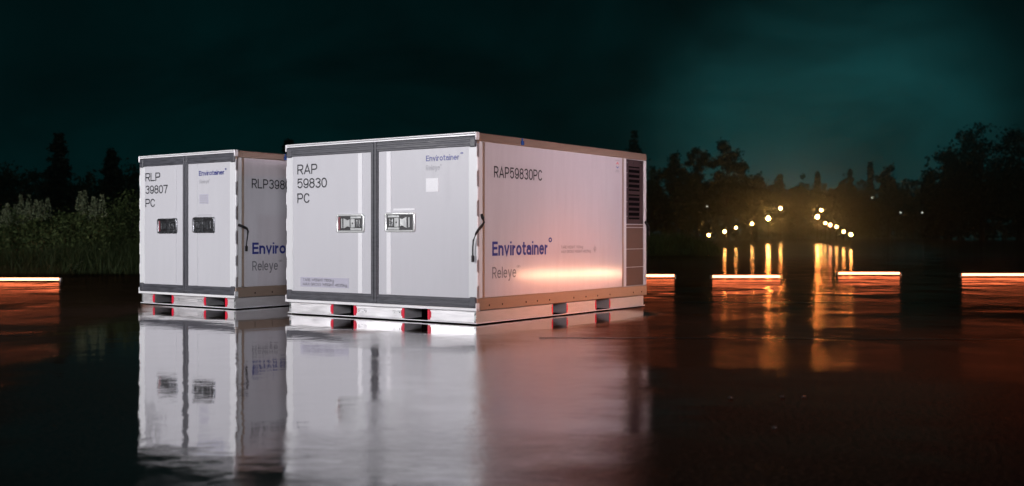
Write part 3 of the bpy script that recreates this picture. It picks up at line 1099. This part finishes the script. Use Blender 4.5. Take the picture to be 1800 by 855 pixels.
lettering('RLP39807PC', Bs, M['ink'], 's', 0.209, 0.965, 1.240, 0.098, surf=-0.006)
lettering('Envirotainer', Bs, M['blue'], 's', 0.216, 1.10, 0.561, 0.118, weight=0.19, gap=0.075, surf=-0.006)
lettering('Releye', Bs, M['grey'], 's', 0.216, 0.56, 0.390, 0.098, surf=-0.006)
lettering('®', Bs, M['grey'], 's', 0.570, 0.62, 0.442, 0.050, surf=-0.006)
bm = bmesh.new(); box(bm, -0.002, 0.012, 0.640, 0.678, 1.550, 1.592, 0.004); box(bm, 0.0, 0.010, 0.650, 0.662, 1.590, 1.616, 0.003)
obj('tag_clip', bm, M['bluetag'], B)
strap(B, [(0.002, 0.030, 0.862), (0.012, 0.055, 0.852), (0.020, 0.090, 0.838), (0.022, 0.125, 0.822), (0.020, 0.140, 0.795), (0.012, 0.142, 0.750),
          (0.008, 0.134, 0.690), (0.006, 0.130, 0.630)], (0.008, 0.130, 0.645))

# ------------------------------------------------------------------ light tubes on the tarmac


def px_to_ground(x, y):
    D = CAM_H * F_PX / (y - HORIZON)
    return ((x - 900) / F_PX * D, D)


def light_tube(label, x0, x1, y, rz=0.0, glow=None):
    x, D = x0, y
    t = thing('light_tube', label, 'light tube', ((x0 + x1) / 2, y, 0), rz, 'glowing light tubes lying on the wet tarmac')
    h = (x1 - x0) / 2
    bm = bmesh.new()
    cyl(bm, (-h + 0.02, 0, 0.045), (h - 0.02, 0, 0.045), 0.021, seg=16)
    smooth(obj('glowing_tube', bm, glow or M['tube_glass'], t))
    for s in (-1, 1):
        bm = bmesh.new()
        cyl(bm, (s * (h - 0.022), 0, 0.045), (s * (h + 0.012), 0, 0.045), 0.026, seg=16)
        box(bm, s * (h - 0.012), s * (h + 0.012), -0.045, 0.045, 0.0, 0.03, 0.004)
        obj('end_cap', bm, M['steel'], t)
    return t


def tube_px(label, xa, xb, y):
    _, D = px_to_ground(0, y)
    k = D / F_PX
    light_tube(label, (xa - 900) * k, (xb - 900) * k, D)


tube_px('orange glowing light tube lying alone in front of the dark bushes, left of both containers', -8, 107, 496)
tube_px('orange glowing light tube half hidden behind the right rear edge of the larger container', 1068, 1187, 489.5)
tube_px('orange glowing light tube between the larger container and the yellow lamp reflections', 1250, 1373, 491)
tube_px('orange glowing light tube lying just right of the lamp reflections, farthest back of its row', 1471, 1583, 485)
tube_px('orange glowing light tube lying at the right end of the row', 1688, 1808, 487.5)

light_tube('glowing light tube on the tarmac to the right of the larger container, nearer one', 8.62, 9.82, 13.33, R(72.7), M['tube_hot'])
light_tube('glowing light tube on the tarmac to the right of the larger container, farther one', 8.98, 10.18, 14.50, R(72.7), M['tube_hot'])

# ------------------------------------------------------------------ approach lamps


def runway_lamp(label, px, py, D, rad, lens):
    X = (px - 900) / F_PX * D
    Z = CAM_H + (HORIZON - py) / F_PX * D
    t = thing('runway_lamp', label, 'runway lamp', (X, D, 0), math.atan2(X, D) * -1.0, 'yellow runway lamps in two rows')
    bm = bmesh.new()
    cyl(bm, (0, rad * 0.9, 0), (0, rad * 0.9, max(Z - rad * 0.6, 0.05)), 0.045, 0.035, 8)
    box(bm, -0.12, 0.12, rad * 0.9 - 0.12, rad * 0.9 + 0.12, 0.0, 0.04, 0.01)
    obj('pole', bm, M['pole'], t)
    bm = bmesh.new()
    tube(bm, [(0, rad * 1.6, Z), (0, rad * 0.9, Z), (0, 0.02, Z)], [rad * 0.45, rad * 0.9, rad * 1.06], 16)
    smooth(obj('lamp_housing', bm, M['pole'], t))
    bm = bmesh.new()
    bmesh.ops.create_uvsphere(bm, u_segments=16, v_segments=10, radius=rad, matrix=Matrix.Translation((0, 0, Z)) @ Matrix.Diagonal((1, 0.45, 1, 1)))
    smooth(obj('lens', bm, lens, t))
    return t


for lab, x, y, D, r, ln in (
        ('outermost lamp of the left row, nearest the green verge', 1245.7, 413.7, 60, 0.07, 'lens'),
        ('second lamp from the left end of the left row', 1273.7, 407.4, 68, 0.085, 'lens'),
        ('third lamp from the left end of the left row, dimmer', 1293.7, 400.6, 78, 0.075, 'lens'),
        ('fourth lamp from the left end, just left of the brightest lamp', 1322, 393.7, 90, 0.10, 'lens'),
        ('largest and brightest lamp, inner end of the left row', 1350.5, 384.2, 105, 0.17, 'lens_big'),
        ('lamp on the tallest pole, up and right of the brightest lamp', 1372, 366.7, 120, 0.12, 'lens_big'),
        ('large bright lamp at the inner end of the right row', 1436.8, 381.5, 105, 0.15, 'lens_big'),
        ('on a tall pole just above the right row bright lamp', 1443.6, 369.9, 120, 0.11, 'lens_big'),
        ('small lamp just right of the bright lamp of the right row', 1451, 392.6, 100, 0.10, 'lens'),
        ('reddish small lamp in the right row', 1459.4, 395.8, 92, 0.11, 'lens_red'),
        ('third lamp from the right end of the right row', 1470.5, 399, 84, 0.09, 'lens'),
        ('second lamp from the right end of the right row', 1483, 407.4, 72, 0.085, 'lens'),
        ('rightmost lamp of the right row, lowest to the ground', 1495.8, 412.6, 62, 0.085, 'lens')):
    runway_lamp('yellow runway lamp: ' + lab, x, y, D, r, M[ln])
for lab, x, y, D in (('tiny pale lamp far off in the dark under the trees left of the runway lamps', 1243, 363, 150),
                     ('tiny pale lamp far off above the right row of runway lamps', 1533, 348, 150),
                     ('left of two tiny pale lamps far off right of the runway lamps', 1583, 374, 150),
                     ('right of two tiny pale lamps far off right of the runway lamps', 1621, 374, 150)):
    runway_lamp(lab, x, y, D, 0.10, M['lens_far'])['group'] = 'tiny far lamps in the dark'

# ------------------------------------------------------------------ loose stones


def stone(i, px, py, r, label):
    rng = random.Random(40 + i)
    x, y = px_to_ground(px, py)
    bm = bmesh.new()
    bmesh.ops.create_icosphere(bm, subdivisions=2, radius=r)
    for v in bm.verts:
        v.co *= 1 + rng.uniform(-0.14, 0.14)
        v.co.z = max(v.co.z * 0.6, -r * 0.35)
    o = obj('stone', bm, M['stone'], None, (x, y, r * 0.34))
    o.rotation_euler = (0, 0, rng.uniform(0, 6))
    tag(o, label, 'stone', 'loose stones on the wet tarmac')


M['stone'] = simple('wet_stone', (0.05, 0.04, 0.035), 0.2, noise=0.4, nscale=60)
for i, (px, py, r, lab) in enumerate(((1284, 701, 0.013, 'small wet stone on the tarmac right of the container reflection, leftmost of the stones'),
                                      (1375, 699, 0.012, 'small wet stone, left one of a close pair on the tarmac'),
                                      (1413, 699, 0.010, 'small wet stone, right one of a close pair on the tarmac'),
                                      (1361, 754, 0.012, 'small wet stone on the tarmac, the one nearest the camera'))):
    stone(i, px, py, r, lab)

# ------------------------------------------------------------------ vegetation


def quads_object(name, P, U, V, mat, parent=None):
    """one mesh of separate leaf quads: centre P, half axes U and V (n x 3 arrays)"""
    n = len(P)
    co = np.empty((n, 4, 3))
    co[:, 0] = P - U - V * 0.3
    co[:, 1] = P + V
    co[:, 2] = P + U - V * 0.1
    co[:, 3] = P - V
    me = bpy.data.meshes.new(name)
    me.vertices.add(n * 4)
    me.vertices.foreach_set('co', co.reshape(-1).astype(np.float32))
    me.loops.add(n * 4)
    me.loops.foreach_set('vertex_index', np.arange(n * 4, dtype=np.int32))
    me.polygons.add(n)
    me.polygons.foreach_set('loop_start', np.arange(0, n * 4, 4, dtype=np.int32))
    me.update(calc_edges=True)
    me.validate()
    me.materials.append(mat)
    o = bpy.data.objects.new(name, me)
    COL.objects.link(o)
    if parent is not None:
        o.parent = parent
    return o


def rand_axes(rng, n, size, flat=1.0):
    a = rng.normal(size=(n, 3)); a[:, 2] *= flat
    a /= np.linalg.norm(a, axis=1)[:, None]
    b = rng.normal(size=(n, 3))
    b -= (a * b).sum(1)[:, None] * a
    b /= np.linalg.norm(b, axis=1)[:, None]
    s = size * rng.uniform(0.6, 1.4, size=(n, 1))
    return a * s, b * s * 0.55


def deciduous(rng, h, w, root, leaf=0.28, n=2600, base=0.22, mat='leaf', clumps=34):
    bm = bmesh.new()
    lean = rng.uniform(-0.03, 0.03, 2) * h
    tube(bm, [(0, 0, -0.1), (lean[0] * .3, lean[1] * .3, h * .3), (lean[0], lean[1], h * .82)], [h * .022, h * .016, h * .004], 8)
    cs, rs = [], []
    for k in range(clumps):
        while True:
            q = rng.uniform(-1, 1, 3)
            if np.linalg.norm(q) < 1: break
        z = h * (base + (1 - base) * (0.5 + 0.5 * q[2]))
        taper = math.sqrt(max(0.05, 1 - (max(q[2], -0.3) ** 2) * 0.75))
        c = np.array([q[0] * w / 2 * taper * 0.85 + lean[0], q[1] * w / 2 * taper * 0.85 + lean[1], z * 0.94])
        cs.append(c); rs.append(rng.uniform(0.06, 0.15) * w + 0.2)
        if k % 3 == 0:
            z0 = max(h * 0.15, c[2] - h * rng.uniform(0.12, 0.25))
            tube(bm, [(lean[0] * .5, lean[1] * .5, z0), tuple(c * 0.6 + np.array([lean[0] * .2, 0, z0 * 0.4])), tuple(c)], [h * .008, h * .005, h * .002], 5)
    obj('trunk', bm, M['bark'], root)
    idx = rng.integers(0, clumps, n)
    P = np.array(cs)[idx] + rng.normal(size=(n, 3)) * (np.array(rs)[idx][:, None]) * np.array([0.62, 0.62, 0.45])
    U, V = rand_axes(rng, n, leaf)
    quads_object('crown', P, U, V, M[mat], root)


def conifer(rng, h, w, root, leaf=0.26, n=2600, sparse=0.0):
    bm = bmesh.new()
    tube(bm, [(0, 0, -0.1), (0, 0, h * .5), (0, 0, h * 1.0)], [h * .016, h * .010, h * .001], 8)
    Ps = []
    z = h * 0.10
    while z < h * 0.985:
        f = 1 - z / h
        rr = w / 2 * 1.35 * (f ** 0.7) * rng.uniform(0.65, 1.12) + 0.1
        nb = int(5 + 4 * f)
        a0 = rng.uniform(0, 6.28)
        for k in range(nb):
            if rng.uniform() < sparse: continue
            a = a0 + 6.283 * k / nb + rng.normal() * 0.2
            r1 = rr * rng.uniform(0.6, 1.15)
            tip = np.array([math.cos(a) * r1, math.sin(a) * r1, z - r1 * 0.22 + rng.normal() * 0.1])
            org = np.array([0, 0, z])
            m = max(4, int(n / (h * 6) * (r1 + 0.3)))
            s = rng.uniform(0.1, 1, m)[:, None] ** 0.8
            Ps.append(org + (tip - org) * s + rng.normal(size=(m, 3)) * (0.10 + 0.13 * r1 * 0.5) * np.array([1, 1, 0.6]))
            if k % 2 == 0:
                tube(bm, [tuple(org), tuple(tip)], [0.03 + .01 * r1, 0.01], 4)
        z += h * rng.uniform(0.022, 0.04)
    obj('trunk', bm, M['bark'], root)
    P = np.concatenate(Ps)
    U, V = rand_axes(rng, len(P), leaf, 0.5)
    quads_object('crown', P, U, V, M['needle'], root)


def tree_at(i, kind, px, top, D, wpx, label, **kw):
    rng = np.random.default_rng(100 + i)
    X = (px - 900) / F_PX * D
    h = CAM_H + (HORIZON - top) / F_PX * D
    w = wpx / F_PX * D
    name = {'d': 'broadleaf_tree', 'c': 'spruce_tree'}[kind]
    root = thing(name, label, 'tree', (X, D, 0), rng.uniform(0, 6.28), 'trees around the airfield')
    leaf = 0.0016 * D
    if kind == 'd':
        deciduous(rng, h, w, root, leaf=leaf, **kw)
    else:
        conifer(rng, h, w, root, leaf=leaf, **kw)


TREES = [
    # left of the containers
    ('c', 103, 228, 62, 52, 'tall thin spruce standing above the bushes at the far left', {'sparse': 0.25}),
    ('d', 18, 284, 66, 90, 'low dark broadleaf tree at the left edge of the picture', {}),
    ('d', 62, 290, 72, 80, 'low dark broadleaf tree just left of the thin tall spruce', {}),
    ('d', 150, 292, 70, 90, 'low dark broadleaf tree just right of the thin tall spruce', {}),
    ('c', 196, 262, 74, 60, 'dark spruce between the thin tall spruce and the smaller container', {}),
    ('d', 236, 284, 66, 80, 'dark broadleaf tree touching the left edge of the smaller container', {}),
    ('c', 507, 243, 80, 34, 'dark spruce tip showing in the gap between the two containers', {}),
    ('d', 470, 262, 84, 60, 'dark round treetop just above the roof of the smaller container', {}),
    # right of the larger container
    ('c', 1115, 228, 150, 44, 'tall spruce rising behind the right end of the larger container', {'n': 3600}),
    ('d', 1188, 262, 150, 66, 'broadleaf tree just right of the larger container, lower than its right neighbours', {}),
    ('d', 1226, 236, 152, 50, 'tall narrow broadleaf tree left of the big round tree', {'n': 4200, 'base': 0.05, 'clumps': 40}),
    ('d', 1279, 236, 150, 84, 'big round broadleaf tree right of the tall narrow one, above the left lamp row', {'n': 4200}),
    ('d', 1330, 298, 170, 60, 'low broadleaf tree sloping down right of the big round tree', {}),
    ('c', 1371, 304, 230, 22, 'small spruce above the tall-pole lamp of the left row', {}),
    ('d', 1402, 316, 235, 46, 'low broadleaf tree above the gap between the two lamp rows', {}),
    ('c', 1437, 300, 230, 22, 'small pointed spruce directly above the right lamp row', {}),
    ('d', 1482, 310, 235, 60, 'low broadleaf tree right of the small pointed spruce', {}),
    ('c', 1494, 296, 230, 20, 'slim far spruce rising from the low trees in the brightest part of the sky', {}),
    ('c', 1530, 284, 225, 22, 'slim far spruce directly left of the solitary round tree', {'sparse': 0.2}),
    ('d', 1562, 266, 220, 40, 'solitary round tree standing higher than the far tree line', {'n': 3400}),
    ('d', 1606, 306, 230, 60, 'low broadleaf tree between the solitary round tree and the tall dark trees at right', {}),
    ('d', 1664, 244, 175, 90, 'tall dark tree forming the left edge of the tall group at right', {'n': 5200, 'base': 0.05, 'clumps': 60}),
    ('d', 1726, 206, 168, 120, 'tallest dark tree of the group at the right edge', {'n': 6500, 'base': 0.05, 'clumps': 80}),
    ('d', 1796, 212, 160, 120, 'tall dark tree cut by the right edge of the picture', {'n': 6500, 'base': 0.05, 'clumps': 80}),
]
for i, (k, px, top, D, wpx, lab, kw) in enumerate(TREES):
    tree_at(i, k, px, top, D, wpx, lab, **kw)


def woodland():
    """far-off wood that reads as one mass below the separate trees"""
    rng = np.random.default_rng(7)
    segs = []
    for px0, px1, D, t0, t1, n in ((-120, 560, 90, 305, 300, 9000), (1080, 1330, 165, 300, 304, 7000), (1320, 1660, 245, 318, 322, 8000), (1620, 1960, 180, 300, 260, 8000)):
        s = rng.uniform(0, 1, n)
        px = px0 + (px1 - px0) * s
        Dn = D + rng.uniform(-6, 6, n)
        top = (HORIZON - (t0 + (t1 - t0) * s)) / F_PX * Dn + CAM_H
        ragged = 0.80 + 0.2 * np.sin(px * 0.13) * np.sin(px * 0.041 + 1.0) + 0.1 * rng.normal(size=n)
        z = top * ragged * rng.uniform(0, 1, n) ** 0.8
        segs.append((np.stack([(px - 900) / F_PX * Dn, Dn, np.abs(z)], 1), 0.0026 * D))
    P = np.concatenate([s[0] for s in segs])
    sz = np.concatenate([np.full(len(s[0]), s[1]) for s in segs])
    U, V = rand_axes(rng, len(P), 1.0)
    o = quads_object('woodland', P, U * sz[:, None], V * sz[:, None], M['leaf'])
    tag(o, 'far dark wood closing off the airfield below the separate treetops', 'woodland', kind='stuff')


woodland()


def shrub(i, px, top, D, wpx, label):
    rng = np.random.default_rng(300 + i)
    X = (px - 900) / F_PX * D
    h = CAM_H + (HORIZON - top) / F_PX * D
    w = wpx / F_PX * D
    root = thing('shrub', label, 'shrub', (X, D, 0), 0, 'bushes on the bank at left')
    bm = bmesh.new()
    n, cl = 5200, 46
    cs = []
    for k in range(cl):
        a = rng.uniform(0, 6.28); r = math.sqrt(rng.uniform(0, 1)) * w / 2
        z = h * rng.uniform(0.1, 1.0) * (1 - 0.5 * (r / (w / 2)) ** 2)
        c = np.array([math.cos(a) * r, math.sin(a) * r * 0.6, z])
        cs.append(c)
        if k % 3 == 0:
            tube(bm, [(c[0] * 0.2, c[1] * 0.2, 0), (c[0] * 0.7, c[1] * 0.7, c[2] * 0.6), tuple(c)], [0.02, 0.012, 0.004], 5)
    obj('stems', bm, M['bark'], root)
    idx = rng.integers(0, cl, n)
    P = np.array(cs)[idx] + rng.normal(size=(n, 3)) * 0.13 * np.array([1, 1, 0.9])
    P[:, 2] = np.abs(P[:, 2]) * 0.98
    U, V = rand_axes(rng, n, 0.036)
    quads_object('foliage', P, U, V, M['shrub'], root)


for i, (px, top, D, wpx, lab) in enumerate((
        (-10, 372, 22.5, 150, 'dark leafy bush at the left edge below the pale flower spikes'),
        (55, 366, 23.0, 130, 'bush among the left clump of pale flower spikes'),
        (110, 378, 22.4, 120, 'low bush between the two clumps of pale flower spikes'),
        (160, 368, 23.2, 120, 'bush among the right clump of pale flower spikes'),
        (205, 352, 24.0, 110, 'taller bush just left of the smaller container'),
        (245, 335, 25.0, 110, 'tallest bush, its top half hidden by the smaller container'))):
    shrub(i, px, top, D, wpx, lab)


def weed(i, px, top, D, label):
    rng = np.random.default_rng(500 + i)
    X = (px - 900) / F_PX * D
    h = CAM_H + (HORIZON - top) / F_PX * D
    root = thing('flower_spike', label, 'wild plant', (X, D, 0), 0, 'tall flower spikes above the bushes at left')
    bm = bmesh.new()
    lx, ly = rng.normal(0, 0.04, 2)
    tube(bm, [(0, 0, 0), (lx * .4, ly * .4, h * .5), (lx, ly, h)], [0.008, 0.006, 0.002], 5)
    obj('stem', bm, M['shrub'], root)
    n = 170
    s = rng.uniform(0.72, 1.0, n)
    rad = 0.075 * (1.06 - s) / 0.34 + 0.012
    a = rng.uniform(0, 6.28, n)
    P = np.stack([lx * s + np.cos(a) * rad, ly * s + np.sin(a) * rad, h * s], 1)
    U, V = rand_axes(rng, n, 0.020)
    quads_object('flower_head', P, U, V, M['weed'], root)
    n = 130
    s = rng.uniform(0.15, 0.75, n)
    a = rng.uniform(0, 6.28, n)
    rad = rng.uniform(0.02, 0.14, n)
    P = np.stack([lx * s + np.cos(a) * rad, ly * s + np.sin(a) * rad, h * s], 1)
    U, V = rand_axes(rng, n, 0.04)
    quads_object('leaves', P, U, V, M['shrub'], root)


W_LEFT = [(6, 368), (16, 358), (27, 360), (39, 343), (52, 342), (61, 352), (72, 352), (83, 348), (46, 356), (33, 366)]
W_RIGHT = [(139, 337), (152, 335), (147, 350), (164, 346), (172, 350), (183, 343), (158, 356)]
for i, (px, top) in enumerate(W_LEFT + W_RIGHT):
    weed(i, px, top, 21.6 + (i * 7 % 5) * 0.2,
         'pale flower spike in the clump left of the thin spruce' if i < len(W_LEFT) else 'pale flower spike in the clump right of the thin spruce')


def grass_strip(name, label, n, xr, yr, h, mat, seed, width=0.012):
    rng = np.random.default_rng(seed)
    x = rng.uniform(*xr, n); y = yr[0] + (yr[1] - yr[0]) * rng.uniform(0, 1, n) ** 1.3
    patch = 0.7 + 0.3 * np.sin(x * 1.7 + y) * np.sin(x * 0.6 - y * 0.8)
    hh = h * rng.uniform(0.4, 1.0, n) * patch
    P = np.stack([x, y, hh * 0.5], 1)
    V = np.stack([rng.normal(size=n) * 0.22 * hh, rng.normal(size=n) * 0.22 * hh, hh * 0.5], 1)
    a = rng.uniform(0, 3.14, n)
    U = np.stack([np.cos(a), np.sin(a), np.zeros(n)], 1) * width * rng.uniform(0.6, 1.4, (n, 1))
    o = quads_object(name, P, U, V, M[mat])
    tag(o, label, 'grass', kind='stuff')


grass_strip('bank_grass', 'dark tall grass along the foot of the bushes at left', 34000, (-13, -5.5), (20.6, 26), 0.95, 'grass', 11, 0.008)
grass_strip('verge_grass', 'green grass verge between the larger container and the left lamp row', 9000, (4.2, 7.4), (38.5, 46), 1.05, 'verge', 12, 0.020)


# ------------------------------------------------------------------ night mist
def haze():
    bm = bmesh.new()
    box(bm, -190, 190, -25, 275, -1.0, 40)
    m = bpy.data.materials.new('night_mist')
    m.use_nodes = True
    t = m.node_tree
    t.nodes.clear()
    v = node(t, 'ShaderNodeVolumePrincipled')
    v.inputs['Color'].default_value = (0.85, 0.90, 0.90, 1)
    v.inputs['Density'].default_value = 0.0018
    v.inputs['Anisotropy'].default_value = 0.94
    o = node(t, 'ShaderNodeOutputMaterial')
    t.links.new(v.outputs[0], o.inputs['Volume'])
    h = obj('haze', bm, m)
    tag(h, kind='stuff')
    h['label'] = 'thin night mist hanging over the whole airfield'


haze()
